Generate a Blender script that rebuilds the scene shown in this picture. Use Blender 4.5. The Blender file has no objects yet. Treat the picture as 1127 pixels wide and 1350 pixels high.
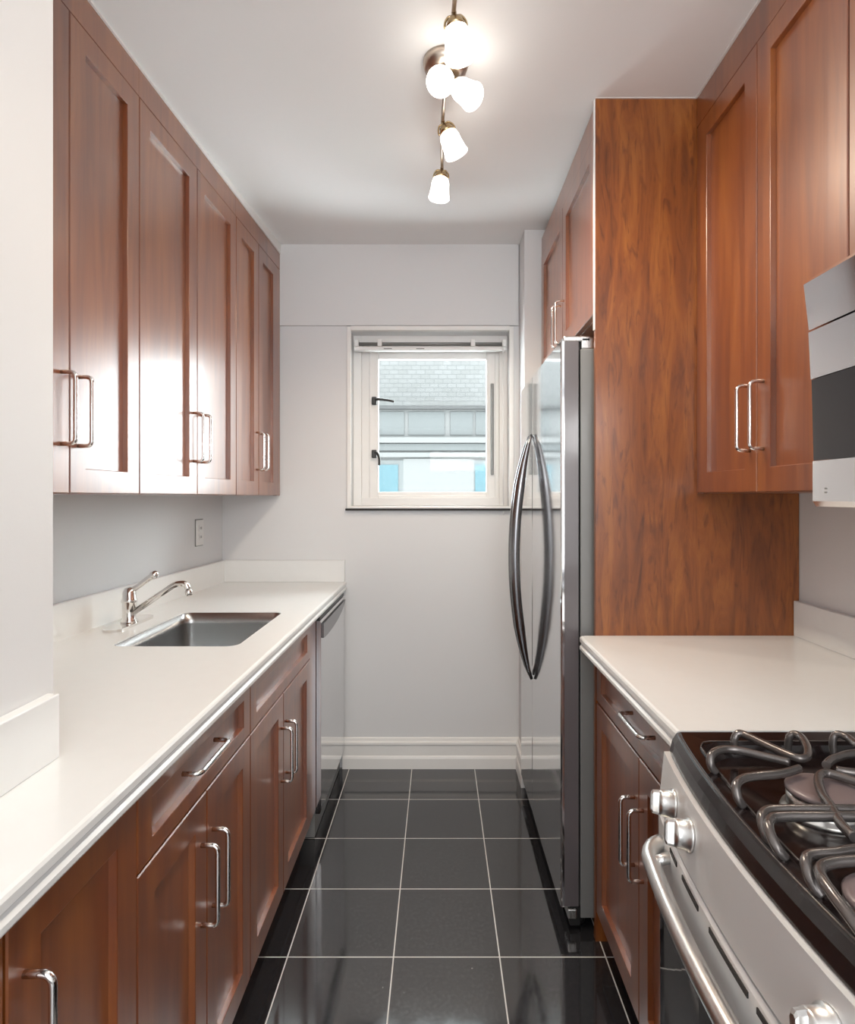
import bpy, bmesh, math, random
from mathutils import Vector, Matrix

scene = bpy.context.scene
COL = scene.collection

# ------------------------------------------------------------------ camera
F_PX, W_PX, H_PX = 805.0, 1127.0, 1350.0
CAM_Z = 1.33
cd = bpy.data.cameras.new('camera')
cam = bpy.data.objects.new('camera', cd)
COL.objects.link(cam)
cam.location = (0, 0, CAM_Z)
cam.rotation_euler = (math.pi / 2, 0, 0)
cd.sensor_fit = 'HORIZONTAL'
cd.sensor_width = 36.0
cd.lens = 36.0 * F_PX / W_PX
cd.shift_x = (W_PX / 2 - 578.0) / W_PX
cd.shift_y = (655.0 - H_PX / 2) / W_PX
cd.clip_start = 0.02
scene.camera = cam

# ------------------------------------------------------------------ exposure and lights
vs = scene.view_settings
vs.view_transform = 'Standard'
vs.look = 'None'
vs.gamma = 1.0
vs.use_curve_mapping = False
vs.exposure = -0.08

SKY = 16.0
world = bpy.data.worlds.new('overcast_sky')
scene.world = world
world.use_nodes = True
bg = world.node_tree.nodes['Background']
bg.inputs[0].default_value = (0.90, 0.96, 1.0, 1)
bg.inputs[1].default_value = SKY


def area(name, loc, rot, sx, sy, power, color):
    l = bpy.data.lights.new(name, 'AREA')
    l.shape = 'RECTANGLE'
    l.size, l.size_y = sx, sy
    l.energy = power
    l.color = color
    o = bpy.data.objects.new(name, l)
    o.location = loc
    o.rotation_euler = rot
    COL.objects.link(o)
    return o


# added fill lights for the unseen room behind the camera
area('rear_fill', (0.5, -2.9, 1.45), (math.radians(90), 0, 0), 3.2, 1.8, 72, (0.96, 0.98, 1.0))  # wide fill added to lift walls and fronts
area('rear_top_fill', (0.1, -1.6, 2.50), (0, 0, 0), 1.0, 1.0, 16, (1.0, 0.96, 0.92))  # soft overhead fill, added
area('ceiling_fill', (0.25, -0.95, 1.75), (math.radians(150), 0, 0), 0.7, 0.5, 27, (0.98, 0.98, 0.97))  # fill added to brighten the galley ceiling
LAMP_W = 12.0
LAMP_COL = (1.0, 0.85, 0.67)

# ------------------------------------------------------------------ materials
def new_mat(name):
    m = bpy.data.materials.new(name)
    m.use_nodes = True
    return m, m.node_tree, m.node_tree.nodes['Principled BSDF']


def plain(name, col, rough=0.5, metal=0.0, coat=0.0, bump=0.0, bscale=60.0, var=0.0, vscale=4.0, aniso=0.0, ior=1.5,
          coat_rough=0.1):
    m, nt, b = new_mat(name)
    N, L = nt.nodes, nt.links
    b.inputs['Base Color'].default_value = (*col, 1)
    b.inputs['Roughness'].default_value = rough
    b.inputs['Metallic'].default_value = metal
    b.inputs['Coat Weight'].default_value = coat
    b.inputs['Coat Roughness'].default_value = coat_rough
    b.inputs['IOR'].default_value = ior
    tc = N.new('ShaderNodeTexCoord')
    if bump > 0:
        nz = N.new('ShaderNodeTexNoise')
        nz.inputs['Scale'].default_value = bscale
        nz.inputs['Detail'].default_value = 3
        bp = N.new('ShaderNodeBump')
        bp.inputs['Strength'].default_value = bump
        bp.inputs['Distance'].default_value = 0.002
        L.new(tc.outputs['Object'], nz.inputs['Vector'])
        L.new(nz.outputs[0], bp.inputs['Height'])
        L.new(bp.outputs[0], b.inputs['Normal'])
    if var > 0:
        n2 = N.new('ShaderNodeTexNoise')
        n2.inputs['Scale'].default_value = vscale
        n2.inputs['Detail'].default_value = 4
        L.new(tc.outputs['Object'], n2.inputs['Vector'])
        mx = N.new('ShaderNodeMix')
        mx.data_type = 'RGBA'
        mx.inputs[6].default_value = (*[c * (1 - var) for c in col], 1)
        mx.inputs[7].default_value = (*[min(1, c * (1 + var)) for c in col], 1)
        L.new(n2.outputs[0], mx.inputs[0])
        L.new(mx.outputs[2], b.inputs['Base Color'])
    return m


def wood(name, dark, mid, light, burl=False):
    m, nt, b = new_mat(name)
    N, L = nt.nodes, nt.links
    tc = N.new('ShaderNodeTexCoord')
    mp = N.new('ShaderNodeMapping')
    mp.inputs['Scale'].default_value = (14, 14, 1.1) if not burl else (10, 10, 1.2)
    L.new(tc.outputs['Object'], mp.inputs['Vector'])
    nz = N.new('ShaderNodeTexNoise')
    nz.inputs['Scale'].default_value = 1.6 if not burl else 1.5
    nz.inputs['Detail'].default_value = 7 if not burl else 10
    nz.inputs['Roughness'].default_value = 0.62
    nz.inputs['Distortion'].default_value = 0.5 if not burl else 1.6
    L.new(mp.outputs[0], nz.inputs['Vector'])
    cr = N.new('ShaderNodeValToRGB')
    e = cr.color_ramp.elements
    e[0].position = 0.30
    e[0].color = (*dark, 1)
    e[1].position = 0.72
    e[1].color = (*light, 1)
    k = cr.color_ramp.elements.new(0.5)
    k.color = (*mid, 1)
    L.new(nz.outputs[0], cr.inputs[0])
    last = cr.outputs[0]
    if burl:
        mp2 = N.new('ShaderNodeMapping')
        mp2.inputs['Scale'].default_value = (36, 36, 6)
        L.new(tc.outputs['Object'], mp2.inputs['Vector'])
        n2 = N.new('ShaderNodeTexNoise')
        n2.inputs['Scale'].default_value = 1.0
        n2.inputs['Detail'].default_value = 5
        n2.inputs['Distortion'].default_value = 2.2
        L.new(mp2.outputs[0], n2.inputs['Vector'])
        r2 = N.new('ShaderNodeValToRGB')
        r2.color_ramp.elements[0].position = 0.28
        r2.color_ramp.elements[0].color = (0.45, 0.36, 0.33, 1)
        r2.color_ramp.elements[1].position = 0.46
        r2.color_ramp.elements[1].color = (1, 1, 1, 1)
        L.new(n2.outputs[0], r2.inputs[0])
        mx = N.new('ShaderNodeMix')
        mx.data_type = 'RGBA'
        mx.blend_type = 'MULTIPLY'
        mx.inputs[0].default_value = 0.8
        L.new(last, mx.inputs[6])
        L.new(r2.outputs[0], mx.inputs[7])
        last = mx.outputs[2]
    L.new(last, b.inputs['Base Color'])
    b.inputs['Roughness'].default_value = 0.38
    b.inputs['Coat Weight'].default_value = 1.0 if not burl else 0.5
    b.inputs['Coat Roughness'].default_value = 0.29
    b.inputs['Coat IOR'].default_value = 1.8 if not burl else 1.45
    return m


def steel(name, col, rough, streak=True, axis='Z'):
    m, nt, b = new_mat(name)
    N, L = nt.nodes, nt.links
    b.inputs['Metallic'].default_value = 1.0 if axis != 'Y' else 0.55
    b.inputs['Base Color'].default_value = (*col, 1)
    b.inputs['Roughness'].default_value = rough
    if streak:
        tc = N.new('ShaderNodeTexCoord')
        mp = N.new('ShaderNodeMapping')
        mp.inputs['Scale'].default_value = (3, 3, 260) if axis == 'Y' else (160, 160, 2)
        nz = N.new('ShaderNodeTexNoise')
        nz.inputs['Scale'].default_value = 1.0
        nz.inputs['Detail'].default_value = 2
        mr = N.new('ShaderNodeMapRange')
        mr.inputs[3].default_value = rough * 0.8
        mr.inputs[4].default_value = rough * 1.25
        L.new(tc.outputs['Object'], mp.inputs['Vector'])
        L.new(mp.outputs[0], nz.inputs['Vector'])
        L.new(nz.outputs[0], mr.inputs[0])
        L.new(mr.outputs[0], b.inputs['Roughness'])
    return m


def glowing(name, col, strength):
    m, nt, b = new_mat(name)
    b.inputs['Base Color'].default_value = (0.9, 0.88, 0.84, 1)
    b.inputs['Emission Color'].default_value = (*col, 1)
    b.inputs['Emission Strength'].default_value = strength
    b.inputs['Roughness'].default_value = 0.3
    return m


TILE, TX0, TY0 = 0.3065, -0.130, 2.684


def floor_material():
    m, nt, b = new_mat('polished_black_tile')
    N, L = nt.nodes, nt.links
    tc = N.new('ShaderNodeTexCoord')
    sp = N.new('ShaderNodeSeparateXYZ')
    L.new(tc.outputs['Object'], sp.inputs[0])

    def line(sock, off):
        a = N.new('ShaderNodeMath'); a.operation = 'SUBTRACT'; a.inputs[1].default_value = off
        L.new(sock, a.inputs[0])
        d = N.new('ShaderNodeMath'); d.operation = 'DIVIDE'; d.inputs[1].default_value = TILE
        L.new(a.outputs[0], d.inputs[0])
        r = N.new('ShaderNodeMath'); r.operation = 'ROUND'
        L.new(d.outputs[0], r.inputs[0])
        s = N.new('ShaderNodeMath'); s.operation = 'SUBTRACT'
        L.new(d.outputs[0], s.inputs[0]); L.new(r.outputs[0], s.inputs[1])
        ab = N.new('ShaderNodeMath'); ab.operation = 'ABSOLUTE'
        L.new(s.outputs[0], ab.inputs[0])
        lt = N.new('ShaderNodeMath'); lt.operation = 'LESS_THAN'; lt.inputs[1].default_value = 0.0062
        L.new(ab.outputs[0], lt.inputs[0])
        fl = N.new('ShaderNodeMath'); fl.operation = 'FLOOR'
        L.new(d.outputs[0], fl.inputs[0])
        return lt.outputs[0], fl.outputs[0]
    gx, ix = line(sp.outputs[0], TX0)
    gy, iy = line(sp.outputs[1], TY0)
    mxx = N.new('ShaderNodeMath'); mxx.operation = 'MAXIMUM'
    L.new(gx, mxx.inputs[0]); L.new(gy, mxx.inputs[1])
    # stone speckle
    nz = N.new('ShaderNodeTexNoise'); nz.inputs['Scale'].default_value = 90; nz.inputs['Detail'].default_value = 6
    L.new(tc.outputs['Object'], nz.inputs['Vector'])
    cr = N.new('ShaderNodeValToRGB')
    cr.color_ramp.elements[0].position = 0.45; cr.color_ramp.elements[0].color = (0.016, 0.016, 0.018, 1)
    cr.color_ramp.elements[1].position = 0.80; cr.color_ramp.elements[1].color = (0.05, 0.05, 0.055, 1)
    L.new(nz.outputs[0], cr.inputs[0])
    # tile to tile variation
    cv = N.new('ShaderNodeCombineXYZ')
    L.new(ix, cv.inputs[0]); L.new(iy, cv.inputs[1])
    wn = N.new('ShaderNodeTexWhiteNoise')
    L.new(cv.outputs[0], wn.inputs[0])
    # scattered crumbs
    vo = N.new('ShaderNodeTexVoronoi'); vo.inputs['Scale'].default_value = 9
    L.new(tc.outputs['Object'], vo.inputs['Vector'])
    lt = N.new('ShaderNodeMath'); lt.operation = 'LESS_THAN'; lt.inputs[1].default_value = 0.022
    L.new(vo.outputs['Distance'], lt.inputs[0])
    mc = N.new('ShaderNodeMix'); mc.data_type = 'RGBA'
    L.new(lt.outputs[0], mc.inputs[0]); L.new(cr.outputs[0], mc.inputs[6])
    mc.inputs[7].default_value = (0.25, 0.24, 0.23, 1)
    mg = N.new('ShaderNodeMix'); mg.data_type = 'RGBA'
    L.new(mxx.outputs[0], mg.inputs[0]); L.new(mc.outputs[2], mg.inputs[6])
    mg.inputs[7].default_value = (0.60, 0.58, 0.56, 1)
    L.new(mg.outputs[2], b.inputs['Base Color'])
    rr = N.new('ShaderNodeMapRange')
    n3 = N.new('ShaderNodeTexNoise'); n3.inputs['Scale'].default_value = 14; n3.inputs['Detail'].default_value = 5
    L.new(tc.outputs['Object'], n3.inputs['Vector'])
    L.new(n3.outputs[0], rr.inputs[0])
    rr.inputs[3].default_value = 0.03; rr.inputs[4].default_value = 0.13
    ra = N.new('ShaderNodeMath'); ra.operation = 'MAXIMUM'
    g6 = N.new('ShaderNodeMath'); g6.operation = 'MULTIPLY'; g6.inputs[1].default_value = 0.6
    L.new(mxx.outputs[0], g6.inputs[0])
    L.new(rr.outputs[0], ra.inputs[0]); L.new(g6.outputs[0], ra.inputs[1])
    L.new(ra.outputs[0], b.inputs['Roughness'])
    # each tile lies at a slightly different tilt
    ge = N.new('ShaderNodeNewGeometry')
    vm = N.new('ShaderNodeVectorMath'); vm.operation = 'SUBTRACT'; vm.inputs[1].default_value = (0.5, 0.5, 0.5)
    L.new(wn.outputs['Color'], vm.inputs[0])
    vs_ = N.new('ShaderNodeVectorMath'); vs_.operation = 'SCALE'; vs_.inputs['Scale'].default_value = 0.006
    L.new(vm.outputs[0], vs_.inputs[0])
    va = N.new('ShaderNodeVectorMath'); va.operation = 'ADD'
    L.new(ge.outputs['Normal'], va.inputs[0]); L.new(vs_.outputs[0], va.inputs[1])
    vn = N.new('ShaderNodeVectorMath'); vn.operation = 'NORMALIZE'
    L.new(va.outputs[0], vn.inputs[0])
    L.new(vn.outputs[0], b.inputs['Normal'])
    b.inputs['IOR'].default_value = 1.95
    return m


def brick_material():
    m, nt, b = new_mat('painted_white_brick')
    N, L = nt.nodes, nt.links
    tc = N.new('ShaderNodeTexCoord')
    mp = N.new('ShaderNodeMapping'); mp.inputs['Rotation'].default_value = (math.pi / 2, 0, 0)
    L.new(tc.outputs['Object'], mp.inputs['Vector'])
    br = N.new('ShaderNodeTexBrick')
    br.inputs['Scale'].default_value = 3.6
    br.inputs['Color1'].default_value = (0.0645, 0.0645, 0.0628, 1)
    br.inputs['Color2'].default_value = (0.0740, 0.0740, 0.0731, 1)
    br.inputs['Mortar'].default_value = (0.0473, 0.0473, 0.0473, 1)
    L.new(mp.outputs[0], br.inputs['Vector'])
    L.new(br.outputs[0], b.inputs['Base Color'])
    b.inputs['Roughness'].default_value = 0.9
    return m


def glass_material():
    m, nt, b = new_mat('window_glass')
    N, L = nt.nodes, nt.links
    out = N['Material Output']
    tr = N.new('ShaderNodeBsdfTransparent'); tr.inputs[0].default_value = (0.96, 0.98, 0.97, 1)
    gl = N.new('ShaderNodeBsdfGlossy'); gl.inputs['Roughness'].default_value = 0.02
    fr = N.new('ShaderNodeFresnel'); fr.inputs[0].default_value = 1.13
    mx = N.new('ShaderNodeMixShader')
    L.new(fr.outputs[0], mx.inputs[0]); L.new(tr.outputs[0], mx.inputs[1]); L.new(gl.outputs[0], mx.inputs[2])
    L.new(mx.outputs[0], out.inputs[0])
    return m


M = {
    'wall': plain('wall_paint', (0.728, 0.732, 0.738), 0.55, bump=0.05, bscale=220),
    'ceiling': plain('ceiling_paint', (0.88, 0.88, 0.88), 0.7, bump=0.04, bscale=180),
    'trim': plain('white_trim_paint', (0.84, 0.83, 0.81), 0.35),
    'counter': plain('white_laminate', (0.81, 0.82, 0.815), 0.28, var=0.02, vscale=30, coat=0.2),
    'wood': wood('cherry_wood', (0.135, 0.026, 0.0035), (0.215, 0.051, 0.006), (0.30, 0.090, 0.012)),
    'burl': wood('cherry_wood_panel', (0.125, 0.030, 0.004), (0.23, 0.062, 0.008), (0.35, 0.115, 0.018), True),
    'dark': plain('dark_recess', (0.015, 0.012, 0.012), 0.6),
    'chrome': steel('chrome', (0.82, 0.80, 0.78), 0.12, False),
    'steel': steel('brushed_steel', (0.70, 0.70, 0.69), 0.27, True),
    'steelm': steel('polished_steel', (0.74, 0.74, 0.75), 0.085, True),
    'steelh': steel('brushed_steel_horizontal', (0.88, 0.88, 0.88), 0.40, True, 'Y'),
    'sink': steel('sink_steel', (0.50, 0.50, 0.50), 0.26, False),
    'satin': steel('satin_steel', (0.74, 0.74, 0.73), 0.30, False),
    'liner': plain('dark_grey_door_edge', (0.13, 0.115, 0.12), 0.30, coat=0.3),
    'greysteel': steel('grey_handle_metal', (0.24, 0.24, 0.25), 0.24, False),
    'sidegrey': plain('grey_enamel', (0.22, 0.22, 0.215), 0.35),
    'blackg': plain('black_glass', (0.010, 0.010, 0.012), 0.05, ior=1.6),
    'enamel': plain('black_enamel', (0.014, 0.009, 0.009), 0.14, coat=0.0),
    'grate': plain('grey_cast_iron', (0.16, 0.145, 0.14), 0.22, metal=0.65, bump=0.06, bscale=200),
    'cap': plain('burner_cap_enamel', (0.19, 0.145, 0.145), 0.30),
    'alu': steel('burner_aluminium', (0.72, 0.70, 0.67), 0.30, False),
    'brass': steel('aged_brass', (0.50, 0.38, 0.22), 0.25, False),
    'nickel': steel('brushed_nickel', (0.55, 0.47, 0.40), 0.30, False),
    'shade': glowing('frosted_glass_lit', (1.0, 0.94, 0.86), 5.0),
    'floor': floor_material(),
    'brick': brick_material(),
    'glass': glass_material(),
    'render': plain('white_render', (0.0568, 0.0568, 0.0559), 0.9, var=0.04, vscale=2),
    'rendergrey': plain('grey_render', (0.0413, 0.0439, 0.0439), 0.9, var=0.05),
    'roofdark': plain('dark_coping', (0.0103, 0.0103, 0.0103), 0.8),
    'blue': plain('blue_window_glass', (0.010, 0.034, 0.042), 0.25, var=0.25, vscale=2),
    'blindw': plain('white_blind', (0.82, 0.82, 0.81), 0.4),
    'blackp': plain('black_plastic', (0.02, 0.02, 0.02), 0.4),
    'plastic': plain('white_plastic', (0.78, 0.78, 0.77), 0.3),
}


# ------------------------------------------------------------------ object helpers
def empty(name, loc, rotz=0.0):
    o = bpy.data.objects.new(name, None)
    o.empty_display_size = 0.05
    o.location = loc
    o.rotation_euler = (0, 0, rotz)
    COL.objects.link(o)
    return o


def thing(name, label, cat, loc=(0, 0, 0), rotz=0.0, group=None):
    o = empty(name, loc, rotz)
    o['label'] = label
    o['category'] = cat
    if group:
        o['group'] = group
    return o


class MB:
    """Collects geometry into one mesh.  off = world offset removed from every vertex (root location)."""

    def __init__(self, off=(0, 0, 0)):
        self.bm = bmesh.new()
        self.off = Vector(off)

    def v(self, co):
        return self.bm.verts.new(Vector(co) - self.off)

    def box(self, x0, x1, y0, y1, z0, z1, bev=0.0, seg=2):
        x0, x1 = min(x0, x1), max(x0, x1)
        y0, y1 = min(y0, y1), max(y0, y1)
        z0, z1 = min(z0, z1), max(z0, z1)
        vs_ = [self.v((x, y, z)) for x in (x0, x1) for y in (y0, y1) for z in (z0, z1)]
        q = [(0, 1, 3, 2), (4, 6, 7, 5), (0, 4, 5, 1), (2, 3, 7, 6), (0, 2, 6, 4), (1, 5, 7, 3)]
        fs = [self.bm.faces.new([vs_[i] for i in f]) for f in q]
        if bev > 0:
            es = list({e for f in fs for e in f.edges})
            bmesh.ops.bevel(self.bm, geom=es, offset=bev, segments=seg, affect='EDGES', profile=0.5)
        return self

    def prism(self, pts, axis, a, b, smooth=False):
        """pts: outline in the two other axes (cyclic order), extruded along axis from a to b"""
        def mk(p, t):
            if axis == 'y':
                return (p[0], t, p[1])
            if axis == 'x':
                return (t, p[0], p[1])
            return (p[0], p[1], t)
        A = [self.v(mk(p, a)) for p in pts]
        B = [self.v(mk(p, b)) for p in pts]
        n = len(pts)
        for i in range(n):
            f = self.bm.faces.new((A[i], A[(i + 1) % n], B[(i + 1) % n], B[i]))
            f.smooth = smooth
        self.bm.faces.new(A)
        self.bm.faces.new(list(reversed(B)))
        return self

    def loft(self, rings, closed=True, cap=True, smooth=False):
        R = [[self.v(p) for p in r] for r in rings]
        n = len(R[0])
        for i in range(len(R) - 1):
            for j in range(n if closed else n - 1):
                f = self.bm.faces.new((R[i][j], R[i][(j + 1) % n], R[i + 1][(j + 1) % n], R[i + 1][j]))
                f.smooth = smooth
        if cap:
            self.bm.faces.new(list(reversed(R[0])))
            self.bm.faces.new(R[-1])
        return self

    def tube(self, pts, r, seg=10, closed=False, smooth=True, flat=1.0):
        P = [Vector(p) for p in pts]
        n = len(P)
        rs = r if isinstance(r, (list, tuple)) else [r] * n
        T = []
        for i in range(n):
            a = P[(i - 1) % n] if (closed or i > 0) else P[i]
            b = P[(i + 1) % n] if (closed or i < n - 1) else P[i]
            T.append((b - a).normalized())
        up = Vector((0, 0, 1)) if abs(T[0].z) < 0.9 else Vector((1, 0, 0))
        u = T[0].cross(up).normalized()
        rings = []
        for i in range(n):
            u = (u - T[i] * u.dot(T[i])).normalized()
            w = T[i].cross(u)
            rings.append([P[i] + (u * math.cos(t) + w * math.sin(t) * flat) * rs[i]
                          for t in [2 * math.pi * k / seg for k in range(seg)]])
        if closed:
            rings.append(rings[0])
            R = [[self.v(p) for p in rr] for rr in rings[:-1]]
            R.append(R[0])
            for i in range(len(R) - 1):
                for j in range(seg):
                    f = self.bm.faces.new((R[i][j], R[i][(j + 1) % seg], R[i + 1][(j + 1) % seg], R[i + 1][j]))
                    f.smooth = smooth
        else:
            self.loft(rings, smooth=smooth)
        return self

    def lathe(self, prof, origin, axis=(0, 0, 1), seg=24, smooth=True):
        """prof: list of (radius, distance along axis)"""
        ax = Vector(axis).normalized()
        up = Vector((0, 0, 1)) if abs(ax.z) < 0.9 else Vector((1, 0, 0))
        u = ax.cross(up).normalized()
        w = ax.cross(u)
        O = Vector(origin)
        rings = [[O + ax * h + (u * math.cos(t) + w * math.sin(t)) * max(r, 1e-4)
                  for t in [2 * math.pi * k / seg for k in range(seg)]] for r, h in prof]
        self.loft(rings, smooth=smooth)
        return self

    def plate_hole(self, outer, inner, z0, z1):
        for z, flip in ((z1, False), (z0, True)):
            es = []
            loops = []
            for lp in (outer, inner):
                vs_ = [self.v((p[0], p[1], z)) for p in lp]
                loops.append(vs_)
                es += [self.bm.edges.new((vs_[i], vs_[(i + 1) % len(vs_)])) for i in range(len(vs_))]
            bmesh.ops.triangle_fill(self.bm, edges=es, use_beauty=True)
            if z == z1:
                top = loops
            else:
                bot = loops
        for a, b in zip(top, bot):
            n = len(a)
            for i in range(n):
                self.bm.faces.new((a[i], a[(i + 1) % n], b[(i + 1) % n], b[i]))
        return self

    def build(self, name, mat, parent=None, kind=None, label=None, recalc=True):
        if recalc:
            bmesh.ops.recalc_face_normals(self.bm, faces=self.bm.faces[:])
        me = bpy.data.meshes.new(name)
        self.bm.to_mesh(me)
        self.bm.free()
        me.materials.append(mat)
        o = bpy.data.objects.new(name, me)
        COL.objects.link(o)
        if parent is not None:
            o.parent = parent
        if kind:
            o['kind'] = kind
        if label:
            o['label'] = label
        return o


def tag(o, label, cat, group=None):
    o['label'] = label
    o['category'] = cat
    if group:
        o['group'] = group
    return o


def rounded(path, r, n=5):
    """round the corners of a polyline"""
    P = [Vector(p) for p in path]
    out = [P[0]]
    for i in range(1, len(P) - 1):
        a, b, c = P[i - 1], P[i], P[i + 1]
        d1, d2 = (a - b), (c - b)
        rr = min(r, d1.length * 0.49, d2.length * 0.49)
        s, e = b + d1.normalized() * rr, b + d2.normalized() * rr
        for k in range(n + 1):
            t = k / n
            out.append(s * (1 - t) ** 2 + b * 2 * t * (1 - t) + e * t ** 2)
    out.append(P[-1])
    return out


def spline(pts, n=6):
    P = [Vector(p) for p in pts]
    out = []
    for i in range(len(P) - 1):
        p0 = P[max(i - 1, 0)]; p1 = P[i]; p2 = P[i + 1]; p3 = P[min(i + 2, len(P) - 1)]
        for k in range(n):
            t = k / n
            out.append(0.5 * ((2 * p1) + (-p0 + p2) * t + (2 * p0 - 5 * p1 + 4 * p2 - p3) * t * t +
                              (-p0 + 3 * p1 - 3 * p2 + p3) * t ** 3))
    out.append(P[-1])
    return out


# ------------------------------------------------------------------ the room
def ceil_z(y):
    return 2.522 + max(0.0, y - 1.9) * 0.038


Y_BACK = 3.0
X_RIGHT = 1.08


def left_wall_x(y):
    return -1.062 + 0.0447 * (y - 3.0)


b = MB(); b.box(-2.3, 2.3, -3.1, 3.2, -0.08, 0.0)
b.build('floor', M['floor'], kind='structure')
b = MB()
b.loft([[(-2.3, y, ceil_z(y)), (2.3, y, ceil_z(y)), (2.3, y, ceil_z(y) + 0.1), (-2.3, y, ceil_z(y) + 0.1)]
        for y in (-3.1, 1.9, 3.2)])
b.build('ceiling', M['ceiling'], kind='structure')

# back wall with the window opening
OX0, OX1, OZ0, OZ1 = -0.4286, 0.3466, 1.285, 2.142
b = MB()
b.box(-1.3, OX0, Y_BACK, 3.16, 0, 2.66)
b.box(OX1, 1.3, Y_BACK, 3.16, 0, 2.66)
b.box(OX0, OX1, Y_BACK, 3.16, 0, OZ0)
b.box(OX0, OX1, Y_BACK, 3.16, OZ1, 2.66)
b.box(-1.3, 0.39, Y_BACK - 0.018, Y_BACK, 2.168, 2.66)
b.build('wall_back', M['wall'], kind='structure')
# left wall, not quite parallel with the tiles
b = MB()
b.prism([(left_wall_x(0.99), 0.99), (left_wall_x(3.02), 3.02), (-1.3, 3.02), (-1.3, 0.99)], 'z', 0, 2.66)
b.build('wall_left', M['wall'], kind='structure')
# thick wall the near end of the worktop runs past
b = MB(); b.box(-1.3, -0.625, -0.7, 0.99, 0, 2.66)
b.build('wall_front_left', M['wall'], kind='structure')
b = MB(); b.box(X_RIGHT, 1.3, -0.7, 3.1, 0, 2.66)
b.build('wall_right', M['wall'], kind='structure')
# boxed chase in the far right corner
b = MB(); b.box(0.395, X_RIGHT, 2.805, Y_BACK + 0.01, 0, 2.66)
b.build('wall_back_right', M['wall'], kind='structure')
# room behind the camera
b = MB()
b.box(-2.3, -2.2, -3.1, -0.6, 0, 2.62); b.box(-2.3, -1.2, -0.7, -0.6, 0, 2.62)
b.build('wall_rear_left', M['wall'], kind='structure')
b = MB()
b.box(2.2, 2.3, -3.1, -0.6, 0, 2.62); b.box(1.2, 2.3, -0.7, -0.6, 0, 2.62)
b.build('wall_rear_right', M['wall'], kind='structure')
b = MB(); b.box(-2.3, 2.3, -3.1, -3.0, 0, 2.62)
b.build('wall_front', M['wall'], kind='structure')

# baseboards
BP = [(0, 0), (0.018, 0), (0.018, 0.050), (0.015, 0.060), (0.012, 0.064), (0.012, 0.112), (0.017, 0.118),
      (0.017, 0.128), (0.008, 0.134), (0.006, 0.146), (0, 0.15)]
b = MB(); b.prism([(Y_BACK - u, z) for u, z in BP], 'x', -0.47, 0.395)
b.build('baseboard_back', M['trim'], kind='structure')
b = MB(); b.prism([(0.395 - u, z) for u, z in BP], 'y', 2.79, Y_BACK)
b.build('baseboard_right', M['trim'], kind='structure')

# ------------------------------------------------------------------ window
win = empty('window_1', (-0.04, 3.06, OZ0)); win['kind'] = 'structure'
WO = win.location[:]
b = MB(WO)          # casing on the wall face
b.box(OX0 - 0.020, OX0, 2.988, 3.0, OZ0 - 0.012, OZ1 + 0.022, 0.002)
b.box(OX1, OX1 + 0.022, 2.988, 3.0, OZ0 - 0.012, OZ1 + 0.022, 0.002)
b.box(OX0, OX1, 2.975, 3.0, OZ1, OZ1 + 0.022, 0.002)
b.box(OX0, OX1, 2.980, 3.06, OZ0 - 0.012, OZ0, 0.002)
b.build('casing', M['trim'], win)
b = MB(WO)          # outer frame with two steps
def ring(mb, x0, x1, z0, z1, w, y0, y1, bev=0.002):
    mb.box(x0, x0 + w, y0, y1, z0, z1, bev); mb.box(x1 - w, x1, y0, y1, z0, z1, bev)
    mb.box(x0 + w, x1 - w, y0, y1, z1 - w, z1, bev); mb.box(x0 + w, x1 - w, y0, y1, z0, z0 + w, bev)
ring(b, OX0, OX1, OZ0, OZ1, 0.040, 3.075, 3.15)
ring(b, OX0 + 0.040, OX1 - 0.040, OZ0 + 0.020, OZ1 - 0.040, 0.050, 3.095, 3.145)
b.build('frame', M['trim'], win)
b = MB(WO)          # casement sash
ring(b, -0.350, 0.288, 1.292, 2.072, 0.046, 3.085, 3.125, 0.004)
b.build('sash', M['trim'], win)
b = MB(WO); b.box(-0.306, 0.244, 3.103, 3.107, 1.336, 2.028)
b.build('pane', M['glass'], win)
for zc, pts in ((1.815, [(-0.325, 3.078, 1.815), (-0.30, 3.055, 1.818), (-0.25, 3.05, 1.812), (-0.222, 3.05, 1.806)]),
                (1.548, [(-0.325, 3.078, 1.552), (-0.306, 3.055, 1.548), (-0.296, 3.05, 1.52), (-0.295, 3.05, 1.487)])):
    b = MB(WO)
    b.box(-0.336, -0.310, 3.064, 3.086, zc - 0.022, zc + 0.018, 0.004)
    b.tube(spline(pts, 4), 0.0065, 8)
    b.build('latch', M['blackp'], win, label='black window latch')
b = MB(WO)
b.box(0.262, 0.278, 3.066, 3.086, 1.44, 1.90, 0.003)
b.box(0.266, 0.274, 3.058, 3.068, 1.47, 1.87, 0.002)
b.build('stay_bar', M['sidegrey'], win, label='grey vertical stay bar')
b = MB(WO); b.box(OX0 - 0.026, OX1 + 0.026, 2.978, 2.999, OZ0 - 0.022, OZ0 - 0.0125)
b.build('sill_shadow', M['dark'], win, label='thin black strip standing for the shadow under the sill')  # dark strip put in for the gap shadow below the sill

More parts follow.
